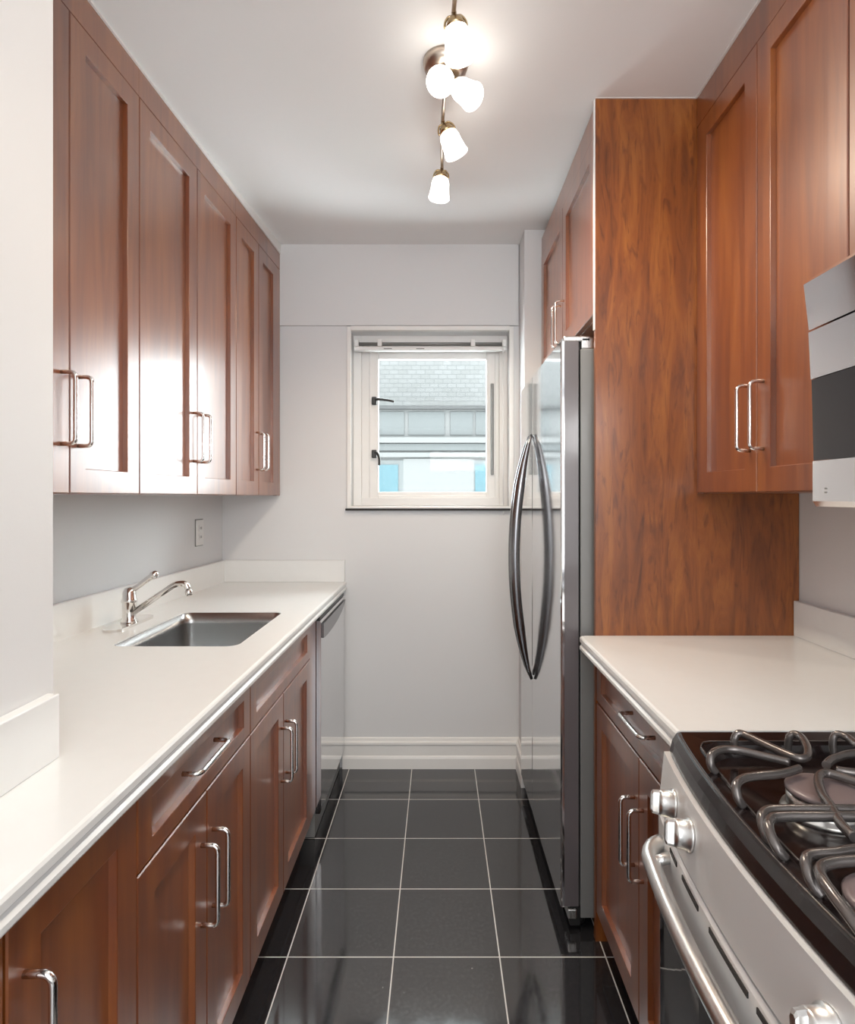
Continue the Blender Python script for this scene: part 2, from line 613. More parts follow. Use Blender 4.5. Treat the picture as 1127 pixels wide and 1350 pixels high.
# roller blind rail across the top of the window
bl = thing('window_blind', 'white narrow blind headrail fixed across the top of the window', 'blind', (-0.04, 3.03, 2.06))
BO = bl.location[:]
b = MB(BO); b.box(OX0 + 0.012, OX1 - 0.012, 3.012, 3.048, 2.052, 2.072, 0.004)
b.build('bottom_rail', M['blindw'], bl)
b = MB(BO); b.tube([(OX0 + 0.012, 3.03, 2.088), (OX1 - 0.012, 3.03, 2.088)], 0.009, 12)
b.build('roller_tube', M['sidegrey'], bl, label='grey roller tube')
for x in (-0.405, -0.290, 0.170, 0.325):
    b = MB(BO); b.box(x - 0.011, x + 0.011, 3.008, 3.052, 2.072, 2.106, 0.003)
    b.build('bracket', M['blindw'], bl)
for x in (-0.25, -0.09):
    b = MB(BO); b.box(x - 0.02, x + 0.02, 3.0105, 3.0125, 2.0585, 2.0625)
    b.build('clip', M['sidegrey'], bl)
b = MB(BO); b.tube([(0.318, 3.006, 2.08), (0.316, 3.000, 1.7), (0.318, 2.985, 1.24)], 0.0022, 6)
b.build('pull_cord', M['blindw'], bl)

# ------------------------------------------------------------------ neighbouring building seen through the window
nb = thing('neighbouring_building', 'white painted building across the yard seen through the window', 'building', (0, 8.5, -6))
NO = nb.location[:]
b = MB(NO); b.box(-2.6, 1.05, 9.5, 12.0, -6, 5.2)
b.build('brick_wall', M['brick'], nb)
b = MB(NO); b.box(-2.6, 1.05, 8.2, 9.5, -6, 2.50)
b.box(-0.47, 0.47, 8.17, 8.2, 1.0, 1.84)
b.build('wall', M['render'], nb)
b = MB(NO); b.box(-2.62, 1.07, 8.10, 9.5, 2.50, 2.545)
b.build('coping', M['roofdark'], nb)
b = MB(NO); b.box(-2.6, 1.05, 8.10, 8.2, 2.05, 2.12); b.box(-2.6, 1.05, 8.14, 8.2, 1.86, 1.92)
b.build('ledge', M['render'], nb)
for x0, x1 in ((-0.78, -0.46), (-0.40, 0.08), (0.16, 0.46), (0.50, 0.90)):
    b = MB(NO); b.box(x0, x1, 8.185, 8.2, 2.16, 2.47); b.build('wall_panel', M['rendergrey'], nb)
b = MB(NO); b.box(-2.6, 1.05, 8.16, 8.2, 1.95, 2.04); b.build('band', M['rendergrey'], nb)
for x0, x1 in ((-0.84, -0.47), (0.47, 0.85)):
    b = MB(NO); b.box(x0, x1, 8.17, 8.2, 1.0, 1.82); fr = b.build('window_frame', M['rendergrey'], nb)
    b = MB(NO); b.box(x0 + 0.02, x1 - 0.07, 8.16, 8.17, 1.0, 1.76); b.build('window_pane', M['blue'], fr)


# ------------------------------------------------------------------ cabinets
DT = 0.020          # door thickness


def slab_ring(mb, y0, y1, z0, z1, s=0.058, t=DT, d=0.013, horiz=None):
    """shaker front lying on the local plane x = 0, facing +x"""
    def rr(ins, x, si=0.0):
        return [(x, y0 + ins + si, z0 + ins + si), (x, y1 - ins - si, z0 + ins + si),
                (x, y1 - ins - si, z1 - ins - si), (x, y0 + ins + si, z1 - ins - si)]
    sz = horiz if horiz else s

    def rs(extra, x):
        return [(x, y0 + s + extra, z0 + sz + extra), (x, y1 - s - extra, z0 + sz + extra),
                (x, y1 - s - extra, z1 - sz - extra), (x, y0 + s + extra, z1 - sz - extra)]
    mb.loft([rr(0, 0.001), rr(0, t - 0.002), rr(0.002, t), rs(-0.001, t), rs(0.0005, t - 0.001), rs(0.001, t - d)])


def handle_pts(yc, zc, L, vertical, x0, out=0.034):
    h = L / 2
    if vertical:
        p = [(x0, yc, zc - h), (x0 + out, yc, zc - h), (x0 + out, yc, zc + h), (x0, yc, zc + h)]
    else:
        p = [(x0, yc - h, zc), (x0 + out, yc - h, zc), (x0 + out, yc + h, zc), (x0, yc + h, zc)]
    return rounded(p, 0.014, 6)


def pull(parent, yc, zc, vertical=True, L=0.16, x0=DT - 0.001):
    b = MB(); b.tube(handle_pts(yc, zc, L, vertical, x0), 0.0048, 10)
    return b.build('handle', M['chrome'], parent)


def cabinet(name, label, cat, loc, rot, W, D, z0, z1, fronts, group, back_skew=0.0, extra=None, kick=None):
    """loc = corner of the carcass front (x=0), local +x faces the room, local +y runs along the wall.
       fronts: (kind, y0, y1, z0, z1, handle(y, z, vertical) or None)"""
    root = thing(name, label, cat, loc, rot, group)
    H0, H1 = z0 - loc[2], z1 - loc[2]
    b = MB(); b.box(-D, 0.0, 0.0, W, H0, H1)
    if kick:
        b.box(-D, -0.062, 0.0, W, kick[0] - loc[2], H0)
    b.build('carcass', M['wood'], root)
    for kind, y0, y1, a, c, hd in fronts:
        b = MB()
        if kind == 'drawer':
            slab_ring(b, y0, y1, a - loc[2], c - loc[2], 0.050, horiz=0.034)
        elif kind == 'strip':
            b.box(0.001, DT * 0.9, y0, y1, a - loc[2], c - loc[2], 0.001)
        else:
            slab_ring(b, y0, y1, a - loc[2], c - loc[2])
        nm = {'drawer': 'drawer', 'door': 'door', 'strip': 'filler_strip', 'panel': 'false_drawer_front'}[kind]
        d = b.build(nm, M['wood'], root)
        if hd:
            pull(d, hd[0], hd[1] - loc[2], hd[2], hd[3] if len(hd) > 3 else 0.16)
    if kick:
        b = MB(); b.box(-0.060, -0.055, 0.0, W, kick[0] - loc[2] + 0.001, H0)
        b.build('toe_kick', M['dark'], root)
    return root


G = 0.0015
# --- left wall cabinets (slightly skewed run)
TH = math.atan(0.041)


def run_pt(Y):
    return Vector((-(0.895 - 0.041 * Y), Y, 0))


UB, UT, DTOP = 1.336, 2.515, 2.435
LU = 'wall cabinets above the sink worktop'
specs = [
    ('cherry wall cabinet on the left nearest the camera, cut off by the white wall edge', 1.085, 1.388, 1.687, 1.687, 1.0),
    ('cherry wall cabinet in the middle of the left upper row, over the faucet', 1.687, 2.053, 2.405, 2.405, None),
    ('cherry wall cabinet at the far end of the left upper row by the back wall', 2.405, 2.668, 2.930, 2.985, None),
]
n_in = Vector((math.cos(TH), -math.sin(TH), 0))
for lab, ya, ym, yb, yend, near in specs:
    ystart = near if near else ya
    org = run_pt(ystart) - n_in * DT
    c = math.cos(TH)
    W = (yend - ystart) / c
    l = lambda y: (y - ystart) / c
    fr = [('door', l(ya) + G, l(ym) - G, UB + 0.002, DTOP, (l(ym) - 0.030, 1.528, True)),
          ('door', l(ym) + G, l(yb) - G, UB + 0.002, DTOP, (l(ym) + 0.030, 1.528, True)),
          ('strip', 0.0, W, DTOP + 0.003, UT)]
    if near:
        fr.append(('strip', 0.012, l(ya) - G, UB, DTOP))
    if yend > yb:
        fr.append(('strip', l(yb) + G, W - 0.002, UB, DTOP))
    fr = [(f + (None,)) if len(f) == 5 else f for f in fr]
    cabinet('wall_cabinet', lab, 'cabinet', (org.x, org.y, UB), -TH, W - 0.001, 0.275 if not near else 0.28, UB, UT, fr, LU)

# white scribe trim above the left cabinets
b = MB()
n0 = run_pt(1.0) + n_in * 0.003
n1 = run_pt(2.985) + n_in * 0.003
for (p, q, side) in ((n0, n1, 1),):
    b.loft([[(p.x, p.y, 2.5155), (p.x - 0.02, p.y, 2.5155), (p.x - 0.02, p.y, ceil_z(p.y) - 0.0005), (p.x, p.y, ceil_z(p.y) - 0.0005)],
            [(p.x + (q.x - p.x) * 0.453, 1.9, 2.5155), (p.x + (q.x - p.x) * 0.453 - 0.02, 1.9, 2.5155),
             (p.x + (q.x - p.x) * 0.453 - 0.02, 1.9, ceil_z(1.9) - 0.0005), (p.x + (q.x - p.x) * 0.453, 1.9, ceil_z(1.9) - 0.0005)],
            [(q.x, q.y, 2.5155), (q.x - 0.02, q.y, 2.5155), (q.x - 0.02, q.y, ceil_z(q.y) - 0.0005), (q.x, q.y, ceil_z(q.y) - 0.0005)]])
b.build('trim_1', M['trim'], kind='structure')

# --- left base cabinets: front plane x = -0.475
XF = -0.475
KZ, BZ0, BZ1, DR = 0.002, 0.105, 0.8695, 0.728
LB = 'base cabinets under the sink worktop'


def lbase(label, y0, y1, fronts, depth):
    return cabinet('base_cabinet', label, 'cabinet', (XF - DT, y0, 0), 0.0, y1 - y0 - 0.001, depth, BZ0, BZ1,
                   [(f[0], f[1] - y0 + G, f[2] - y0 - G, f[3], f[4], f[5] and ((f[5][0] - y0,) + tuple(f[5][1:]))) for f in fronts],
                   LB, kick=(KZ,))


lbase('cherry base cabinet by the camera, only a sliver showing at the photo left edge', 0.12, 0.671,
      [('door', 0.125, 0.395, 0.115, 0.866, (0.365, 0.70, True)), ('door', 0.395, 0.669, 0.115, 0.866, (0.425, 0.70, True))], 0.12)
lbase('narrow cherry base cabinet with one tall door and no drawer, lower left', 0.671, 0.963,
      [('door', 0.671, 0.963, 0.115, 0.866, (0.700, 0.703, True))], 0.12)
lbase('cherry base cabinet with a handled drawer above two doors, left side', 0.963, 1.542,
      [('drawer', 0.963, 1.542, DR + 0.004, 0.866, (1.215, 0.815, False)),
       ('door', 0.963, 1.2525, 0.115, DR, (1.2225, 0.552, True)), ('door', 1.2525, 1.542, 0.115, DR, (1.2825, 0.552, True))], 0.12)
lbase('cherry sink cabinet with a plain false front above two doors, beside the dishwasher', 1.542, 2.372,
      [('drawer', 1.542, 2.262, DR + 0.004, 0.866, None),
       ('door', 1.542, 1.872, 0.115, DR, (1.842, 0.552, True)), ('door', 1.872, 2.262, 0.115, DR, (1.902, 0.552, True)),
       ('strip', 2.262, 2.372, 0.115, 0.866, None)], 0.045)

# --- left worktop
sx0, sx1, sy0, sy1, sr = -0.915, -0.560, 1.695, 2.205, 0.035


def rrect(x0, x1, y0, y1, r, n=6):
    out = []
    for cx, cy, a0 in ((x1 - r, y1 - r, 0), (x0 + r, y1 - r, 90), (x0 + r, y0 + r, 180), (x1 - r, y0 + r, 270)):
        for k in range(n + 1):
            a = math.radians(a0 + 90 * k / n)
            out.append((cx + r * math.cos(a), cy + r * math.sin(a)))
    return out


CT = 0.915
wt = thing('worktop', 'long white laminate worktop on the left holding the sink', 'worktop', (-0.75, 1.5, CT - 0.043))
O = wt.location[:]
b = MB(O)
outer = [(-0.466, 0.12), (-0.466, 2.997), (left_wall_x(2.997) + 0.001, 2.997), (left_wall_x(0.992) + 0.001, 0.992),
         (-0.6245, 0.992), (-0.6245, 0.12)]
b.plate_hole(outer, rrect(sx0, sx1, sy0, sy1, sr), CT - 0.043, CT)
NOSE = [(0, 0), (0.008, 0), (0.0125, -0.002), (0.015, -0.006), (0.0152, -0.016), (0.011, -0.021), (0.011, -0.026),
        (0.0155, -0.031), (0.0155, -0.038), (0.012, -0.043), (0, -0.043)]
b.prism([(-0.466 + u, CT + w) for u, w in NOSE], 'y', 0.12, 2.995)
b.build('slab', M['counter'], wt)
SP = 0.105
b = MB(O)           # splash on the skewed left wall
p0, p1 = left_wall_x(0.995), left_wall_x(2.976)
b.loft([[(p0 + 0.0005, 0.995, CT), (p0 + 0.020, 0.995, CT), (p0 + 0.020, 0.995, CT + SP - 0.003), (p0 + 0.017, 0.995, CT + SP), (p0 + 0.0005, 0.995, CT + SP)],
        [(p1 + 0.0005, 2.976, CT), (p1 + 0.020, 2.976, CT), (p1 + 0.020, 2.976, CT + SP - 0.003), (p1 + 0.017, 2.976, CT + SP), (p1 + 0.0005, 2.976, CT + SP)]])
b.build('backsplash', M['counter'], wt)
b = MB(O); b.box(left_wall_x(2.98) + 0.001, -0.458, 2.977, 2.9975, CT, CT + SP, 0.002)
b.build('backsplash', M['counter'], wt)
b = MB(O); b.box(-0.6245, -0.604, 0.12, 0.974, CT, CT + SP - 0.003, 0.002)
b.build('backsplash', M['counter'], wt)

# --- sink
sk = thing('sink', 'rectangular stainless steel undermount sink set in the left white worktop', 'sink', (-0.74, 1.95, 0.71))
O = sk.location[:]
b = MB(O)
prof = [(0.012, CT - 0.044, sr + 0.01), (-0.0008, CT - 0.003, sr), (-0.0015, CT - 0.044, sr), (-0.003, CT - 0.16, sr - 0.004), (-0.012, CT - 0.188, sr - 0.01),
        (-0.035, CT - 0.198, 0.012)]
rings = [[(x, y, z) for x, y in rrect(sx0 - i, sx1 + i, sy0 - i, sy1 + i, max(r, 0.008))] for i, z, r in prof]
b.loft(rings[1:], cap=False, smooth=True)
bm_f = b.bm.faces.new([b.v(p) for p in rings[-1]])
o = b.build('basin', M['sink'], sk)
md = o.modifiers.new('t', 'SOLIDIFY'); md.thickness = 0.0015; md.offset = 0
b = MB(O); b.lathe([(0.0, 0.0), (0.040, 0.0), (0.044, 0.002), (0.044, 0.003), (0.03, 0.0045), (0.0, 0.0035)], (-0.74, 1.95, CT - 0.197))
dr = b.build('drain', M['chrome'], sk)

# --- faucet
fa = thing('faucet', 'chrome single lever faucet on the left worktop behind the sink', 'faucet', (-1.005, 1.985, CT))
O = fa.location[:]
b = MB(O)
b.prism(rrect(-1.035, -0.975, 1.86, 2.11, 0.028), 'z', CT, CT + 0.008)
b.build('base_plate', M['chrome'], fa)
b = MB(O)
b.lathe([(0.026, 0.008), (0.026, 0.014), (0.021, 0.02), (0.021, 0.07), (0.024, 0.073), (0.024, 0.082), (0.021, 0.086),
         (0.020, 0.105), (0.014, 0.118), (0.004, 0.122)], (-1.005, 1.985, CT))
b.build('body', M['chrome'], fa)
b = MB(O)
b.tube(spline([(-1.0, 1.985, CT + 0.108), (-0.975, 1.987, CT + 0.125), (-0.945, 1.99, CT + 0.148), (-0.930, 1.991, CT + 0.158)], 4),
       [0.008 + 0.0002 * k for k in range(13)], 10)
b.lathe([(0.006, -0.012), (0.0125, -0.006), (0.0135, 0.004), (0.010, 0.012), (0.003, 0.015)], (-0.928, 1.991, CT + 0.16), (0.85, 0.05, 0.5))
b.build('lever', M['chrome'], fa)
b = MB(O)
b.tube(rounded([(-0.99, 1.985, CT + 0.040), (-0.855, 1.985, CT + 0.132), (-0.820, 1.985, CT + 0.134), (-0.812, 1.985, CT + 0.108)], 0.018, 6), 0.0095, 12)
b.lathe([(0.010, 0.0), (0.0115, 0.002), (0.0115, 0.016), (0.009, 0.018)], (-0.8135, 1.985, CT + 0.112), (0.2, 0, -1))
b.build('spout', M['chrome'], fa)

# --- outlet on the left wall
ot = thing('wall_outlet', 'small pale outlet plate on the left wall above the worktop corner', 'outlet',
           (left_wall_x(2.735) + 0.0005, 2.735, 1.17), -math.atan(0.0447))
b = MB(); b.box(0, 0.0015, -0.0395, 0.0395, -0.0605, 0.0605); b.build('shadow_rim', M['sidegrey'], ot, label='thin grey rim standing for the shadow around the plate')  # oversized grey rim draws the shadow line around the plate
b = MB(); b.box(0.0015, 0.007, -0.036, 0.036, -0.057, 0.057, 0.002); b.build('plate', M['plastic'], ot)
for z in (0.020, -0.020):
    b = MB(); b.box(0.007, 0.0095, -0.016, 0.016, z - 0.014, z + 0.014, 0.001); s_ = b.build('socket', M['plastic'], ot)
    b = MB(); b.box(0.0095, 0.0100, -0.008, -0.005, z - 0.005, z + 0.006); b.box(0.0095, 0.0100, 0.005, 0.008, z - 0.005, z + 0.006)
    b.build('slot', M['dark'], s_)

# --- dishwasher
dw = thing('dishwasher', 'stainless steel dishwasher at the far end of the left base units', 'dishwasher', (-0.76, 2.68, 0))
O = dw.location[:]
DY0, DY1 = 2.376, 2.976
b = MB(O); b.box(-1.04, -0.482, DY0, DY1, 0.005, 0.866); b.build('tub', M['sidegrey'], dw)
b = MB(O)
ys = [DY0 + (DY1 - DY0) * k / 12 for k in range(13)]
b.prism([(-0.480, 0.095), (-0.462, 0.095), (-0.457, 0.105), (-0.457, 0.838), (-0.462, 0.846), (-0.480, 0.846)], 'y', DY0 + 0.002, DY1 - 0.002)
b.build('door', M['steelm'], dw)
b = MB(O); b.box(-0.480, -0.462, DY0 + 0.002, DY1 - 0.002, 0.849, 0.866); b.build('control_strip', M['blackp'], dw)
b = MB(O)
pts = [(DY0 + 0.004, 0.836), (DY0 + 0.004, 0.780), (2.46, 0.775), (2.60, 0.777), (2.72, 0.785), (2.82, 0.799), (2.89, 0.815), (2.93, 0.832), (2.94, 0.836)]
b.prism(pts, 'x', -0.4565, -0.447)
h_ = b.build('handle', M['greysteel'], dw, label='dark grey curved pocket handle')
b = MB(O); b.box(-1.0, -0.53, DY0 + 0.01, DY1 - 0.01, 0.002, 0.090); b.build('toe_kick', M['blackp'], dw)

# ------------------------------------------------------------------ right side
PX0, PY = 0.4695, 1.826
# tall end panel beside the fridge
b = MB((0.77, PY, 0)); b.box(PX0, X_RIGHT - 0.002, PY, PY + 0.02, 0.0, 2.5205, 0.0006)
o = b.build('end_panel', M['burl']); o.location = (0.77, PY, 0)
tag(o, 'tall reddish figured wood end panel between the fridge and the right worktop', 'panel')
b = MB(); b.box(PX0 - 0.002, 0.775, PY - 0.004, PY + 0.006, 2.5208, 2.5219); b.build('trim_2', M['trim'], kind='structure')
# white caulk strip down the panel edge
b = MB(); b.box(PX0 - 0.004, PX0 - 0.0005, PY + 0.002, PY + 0.014, 1.83, 2.5205); b.build('trim_3', M['trim'], kind='structure')

# cabinet over the fridge: local +y runs towards the camera
cabinet('wall_cabinet', 'cherry cabinet mounted over the refrigerator with two short doors', 'cabinet', (PX0 + 0.002 + DT, 2.803, 1.885), math.pi,
        2.803 - PY - 0.022, 0.56, 1.885, 2.515,
        [('door', 0.005, 0.478, 1.887, 2.43, (0.448, 1.985, True)), ('door', 0.481, 0.950, 1.887, 2.43, (0.511, 1.985, True)),
         ('strip', 0.0, 0.953, 2.433, 2.515, None)], None)

# right wall cabinet between panel and microwave
RX = 0.770
RUB = 1.340
cabinet('wall_cabinet', 'cherry wall cabinet on the right between end panel and microwave', 'cabinet', (RX + DT, PY - 0.001, RUB), math.pi,
        0.675, 0.285, RUB, 2.519,
        [('door', 0.012, 0.346, RUB + 0.002, 2.43, (0.316, 1.524, True)), ('door', 0.349, 0.675, RUB + 0.002, 2.43, (0.379, 1.524, True)),
         ('strip', 0.0, 0.675, 2.433, 2.519, None), ('strip', 0.0, 0.010, RUB, 2.43, None)], None)
cabinet('wall_cabinet', 'cherry wall cabinet directly above the microwave, cut by the photo edge', 'cabinet', (RX + DT, 1.149, 1.745), math.pi,
        0.76, 0.285, 1.745, 2.519,
        [('door', 0.003, 0.379, 1.747, 2.43, (0.349, 1.9, True)), ('door', 0.382, 0.758, 1.747, 2.43, (0.412, 1.9, True)),
         ('strip', 0.0, 0.76, 2.433, 2.519, None)], None)
b = MB(); b.box(RX - 0.004, RX + 0.02, 0.39, PY - 0.005, 2.5195, 2.5215); b.build('trim_4', M['trim'], kind='structure')

# base cabinet between fridge and range
cabinet('base_cabinet', 'cherry base cabinet on the right with one drawer over two doors', 'cabinet', (0.462 + DT, 1.790, 0), math.pi,
        0.713, 0.56, BZ0, BZ1,
        [('drawer', 0.004, 0.712, DR + 0.006, 0.866, (0.41, 0.815, False, 0.15)),
         ('door', 0.004, 0.380, 0.115, DR, (0.350, 0.542, True)), ('door', 0.383, 0.712, 0.115, DR, (0.413, 0.542, True))],
        None, kick=(KZ,))

wr = thing('worktop', 'short white worktop on the right between end panel and range', 'worktop', (0.75, 1.45, CT - 0.043))
O = wr.location[:]
b = MB(O)
xr0, ya, yb = 0.436, 1.083, PY - 0.001
b.box(xr0, X_RIGHT - 0.001, ya, yb, CT - 0.043, CT)
b.prism([(xr0 - u, CT + w) for u, w in NOSE], 'y', ya, yb - 0.004)
b.build('slab', M['counter'], wr)
b = MB(O); b.box(1.060, X_RIGHT - 0.001, ya, yb - 0.001, CT, CT + SP, 0.002)
b.build('backsplash', M['counter'], wr)

# ------------------------------------------------------------------ refrigerator
FY0, FY1, FS = 1.872, 2.775, 2.443
fr_ = thing('refrigerator', 'stainless steel side by side refrigerator with bowed handles on the right', 'refrigerator', (0.72, 2.32, 0))
O = fr_.location[:]
b = MB(O); b.box(0.436, 1.05, FY0 + 0.004, FY1 - 0.004, 0.035, 1.785, 0.003)
b.build('body', M['sidegrey'], fr_)


def fdoor(y0, y1):
    b = MB(O)
    w = y1 - y0
    pts = [(0.386, y0), (0.3795, y0), (0.3765, y0 + 0.0015), (0.375, y0 + 0.005)]
    for k in range(1, 8):
        t = k / 8
        pts.append((0.375 - 0.0012 * math.sin(math.pi * t), y0 + 0.014 + (w - 0.028) * t))
    pts += [(0.375, y1 - 0.005), (0.3765, y1 - 0.0015), (0.3795, y1), (0.386, y1)]
    n = len(pts)
    R = [[(x, y, z) for x, y in pts] for z in (0.072, 1.808)]
    b.loft(R)
    for f in b.bm.faces:
        f.smooth = False
    return b


dn = fdoor(FY0, FS - 0.002).build('door', M['steelm'], fr_)
dfz = fdoor(FS + 0.002, FY1).build('door', M['steelm'], fr_)
for y0, y1, dd in ((FY0, FS - 0.002, dn), (FS + 0.002, FY1, dfz)):
    b = MB(O); b.box(0.3862, 0.430, y0 + 0.0005, y1 - 0.0005, 0.073, 1.807, 0.001)
    b.build('door_edge', M['liner'], dd, label='dark grey door edge')
for yh, dd in ((FS - 0.030, dn), (FS + 0.030, dfz)):
    b = MB(O)
    pts = []
    rs = []
    for k in range(25):
        t = k / 24
        z = 0.610 + (1.575 - 0.610) * t
        s = math.sin(math.pi * t)
        pts.append((0.368 - 0.066 * s ** 0.75, yh, z))
        rs.append(0.006 + 0.0135 * min(1, s * 1.7))
    b.tube(pts, rs, 12)
    b.build('handle', M['greysteel'], dd)
b = MB(O); b.box(0.385, 0.47, FY0 + 0.01, FY0 + 0.09, 1.8085, 1.826, 0.004); b.box(0.44, 0.52, FY0 + 0.01, FY0 + 0.09, 1.786, 1.822, 0.004)
b.build('hinge_cover', M['steel'], fr_)
b = MB(O); b.box(0.385, 0.47, FY1 - 0.09, FY1 - 0.01, 1.8085, 1.822, 0.004); b.box(0.44, 0.52, FY1 - 0.09, FY1 - 0.01, 1.786, 1.818, 0.004)
b.build('hinge_cover', M['steel'], fr_)
b = MB(O); b.box(0.404, 0.436, FY0 + 0.004, FY1 - 0.004, 0.012, 0.068, 0.002)
b.build('base_grille', M['blackp'], fr_)
b = MB(O); b.box(0.396, 0.425, FY0 - 0.002, FY0 + 0.05, 0.036, 0.066, 0.004)
b.build('bottom_hinge', M['steel'], fr_)
for x in (0.44, 1.0):
    for y in (FY0 + 0.05, FY1 - 0.05):
        b = MB(O); b.lathe([(0.02, 0.0), (0.02, 0.012), (0.01, 0.013), (0.01, 0.036)], (x, y, 0.0), seg=14)
        b.build('foot', M['blackp'], fr_)

# ------------------------------------------------------------------ microwave
mw = thing('microwave', 'stainless over-the-range microwave with black glass front at the right edge', 'microwave', (0.88, 0.76, 1.312))
O = mw.location[:]
MY0, MY1 = 0.385, 1.142
b = MB(O); b.box(0.735, X_RIGHT - 0.002, MY0 + 0.003, MY1 - 0.003, 1.314, 1.7435); b.build('body', M['sidegrey'], mw)
def mprof(mb, pts, y0=MY0, y1=MY1, mat=None):
    mb.prism(pts, 'y', y0, y1)
    return mb
mprof(MB(O), [(0.6826, 1.7265), (0.6925, 1.641), (0.74, 1.641), (0.74, 1.741), (0.70, 1.741)]).build('vent_grille', M['steelm'], mw)
b = mprof(MB(O), [(0.6915, 1.637), (0.696, 1.5495), (0.74, 1.5495), (0.74, 1.637)])
mdoor = b.build('door', M['steelm'], mw)
mprof(MB(O), [(0.6975, 1.5485), (0.7012, 1.3975), (0.74, 1.3975), (0.74, 1.5485)]).build('glass_front', M['blackg'], mdoor)
b = mprof(MB(O), [(0.6996, 1.3965), (0.6996, 1.322), (0.706, 1.312), (0.74, 1.312), (0.74, 1.3965)])
bp_ = b.build('lower_panel', M['steelm'], mw)
b = MB(O)
for z in (1.338, 1.345):
    b.box(0.6988, 0.6996, 1.100, 1.106, z - 0.0016, z + 0.0016)
b.build('marking', M['sidegrey'], bp_)

# ------------------------------------------------------------------ range
RY0, RY1 = 0.297, 1.075


def bow(y):
    return 0.368 + 0.036 * ((y - 0.685) / 0.385) ** 2


rg = thing('gas_range', 'stainless gas range with black cooktop and bowed front, lower right', 'range', (0.7, 0.69, 0))
O = rg.location[:]
NY = 20
RYS = [RY0 + (RY1 - RY0) * k / NY for k in range(NY + 1)]


def bowed(mb, prof, smooth=False, y0=None, y1=None):
    """prof: list of (x offset from bow curve or ('a', x), z)"""
    ysx = RYS if y0 is None else [y0 + (y1 - y0) * k / NY for k in range(NY + 1)]
    rings = []
    for y in ysx:
        rings.append([((p[0][1] if isinstance(p[0], tuple) else bow(y) + p[0]), y, p[1]) for p in prof])
    mb.loft(rings)
    if smooth:
        pass
    return mb


b = MB(O); bowed(b, [(0.045, 0.02), (0.045, 0.870), (('a', 1.04), 0.870), (('a', 1.04), 0.02)])
b.build('body', M['sidegrey'], rg)
# cooktop: rim and recessed well
WX0f, WX1, WY0, WY1 = 0.034, 1.00, RY0 + 0.035, 1.020
b = MB(O)
zt = 0.922
NR = 28
def ringpts(kind, z, ins):
    pts = []
    # front side bowed, far to near ; then back side straight
    y_hi = (RY1 if kind == 'o' else WY1) - ins
    y_lo = (RY0 if kind == 'o' else WY0) + ins
    xb = (1.04 if kind == 'o' else WX1) - ins
    r = 0.002 if kind == 'o' else 0.03
    for k in range(NR + 1):
        t = k / NR
        y = y_hi + (y_lo - y_hi) * t
        x = bow(y) + (ins if kind == 'o' else WX0f + ins)
        dy = min(y_hi - y, y - y_lo)
        if dy < r:
            x += r - math.sqrt(max(r * r - (r - dy) ** 2, 0))
        pts.append((x, y, z))
    for k in range(NR + 1):
        t = k / NR
        pts.append((xb, y_lo + (y_hi - y_lo) * t, z))
    return pts
rings = [ringpts('o', 0.8705, 0.006), ringpts('o', 0.884, 0.000), ringpts('o', 0.905, 0.004), ringpts('o', zt - 0.004, 0.010),
         ringpts('o', zt, 0.016),
         ringpts('i', zt - 0.002, 0.0), ringpts('i', zt + 0.001, 0.003), ringpts('i', zt - 0.004, 0.008), ringpts('i', 0.900, 0.016)]
b.loft(rings, smooth=False)
b.build('cooktop', M['enamel'], rg)
# thin bright edge line of the cooktop
b = MB(O)
b.tube([(bow(y) + 0.014, y, zt - 0.002) for y in [RY0 + 0.016 + (RY1 - RY0 - 0.034) * k / NY for k in range(NY + 1)]], 0.0016, 6)
cw = bow(WY1) + WX0f
b.tube([(bow(y) + WX0f + 0.002, y, zt + 0.0004) for y in [WY0 + 0.03 + (WY1 - WY0 - 0.055) * k / NY for k in range(NY + 1)]] +
       [(cw + 0.004, WY1 - 0.014, zt + 0.0004), (cw + 0.010, WY1 - 0.006, zt + 0.0004), (cw + 0.022, WY1 - 0.002, zt + 0.0004), (WX1 - 0.03, WY1 - 0.002, zt + 0.0004)], 0.0014, 6)
b.build('edge_trim', M['grate'], rg)
# control panel
PROF_P = [(-0.010, 0.868), (-0.008, 0.870), (0.050, 0.870), (0.050, 0.788), (-0.014, 0.788), (-0.016, 0.792)]
b = MB(O); bowed(b, [(-0.008, 0.882), (0.05, 0.882), (0.05, 0.786), (-0.015, 0.786), (-0.0175, 0.790)])
cp = b.build('control_panel', M['steelh'], rg)
for y in (0.976, 0.888, 0.560, 0.475):
    sl = (bow(y + 0.01) - bow(y - 0.01)) / 0.02
    nrm = Vector((-1.0, sl, 0.11)).normalized()
    base = Vector((bow(y) - 0.0125, y, 0.838))
    b = MB(O)
    b.lathe([(0.0235, 0.0), (0.0235, 0.004), (0.0205, 0.005), (0.0195, 0.020), (0.0175, 0.024), (0.0, 0.0245)], base, nrm, 24)
    kn = b.build('knob', M['satin'], cp)
    b = MB(O)
    u = nrm.cross(Vector((0, 0, 1))).normalized(); w = u.cross(nrm).normalized()
    c0 = base + nrm * 0.021
    ang = 0.3
    d1 = (w * math.cos(ang) + u * math.sin(ang)); d2 = nrm.cross(d1)
    rr_ = []
    for h, s in ((0, 1.0), (0.012, 0.92), (0.0145, 0.7)):
        rr_.append([c0 + nrm * h + d1 * (0.0185 * a * s) + d2 * (0.0062 * c_ * s) for a, c_ in
                    ((-1, -0.5), (-0.8, -1), (0.8, -1), (1, -0.5), (1, 0.5), (0.8, 1), (-0.8, 1), (-1, 0.5))])
    b.loft(rr_)
    b.build('grip', M['satin'], kn)
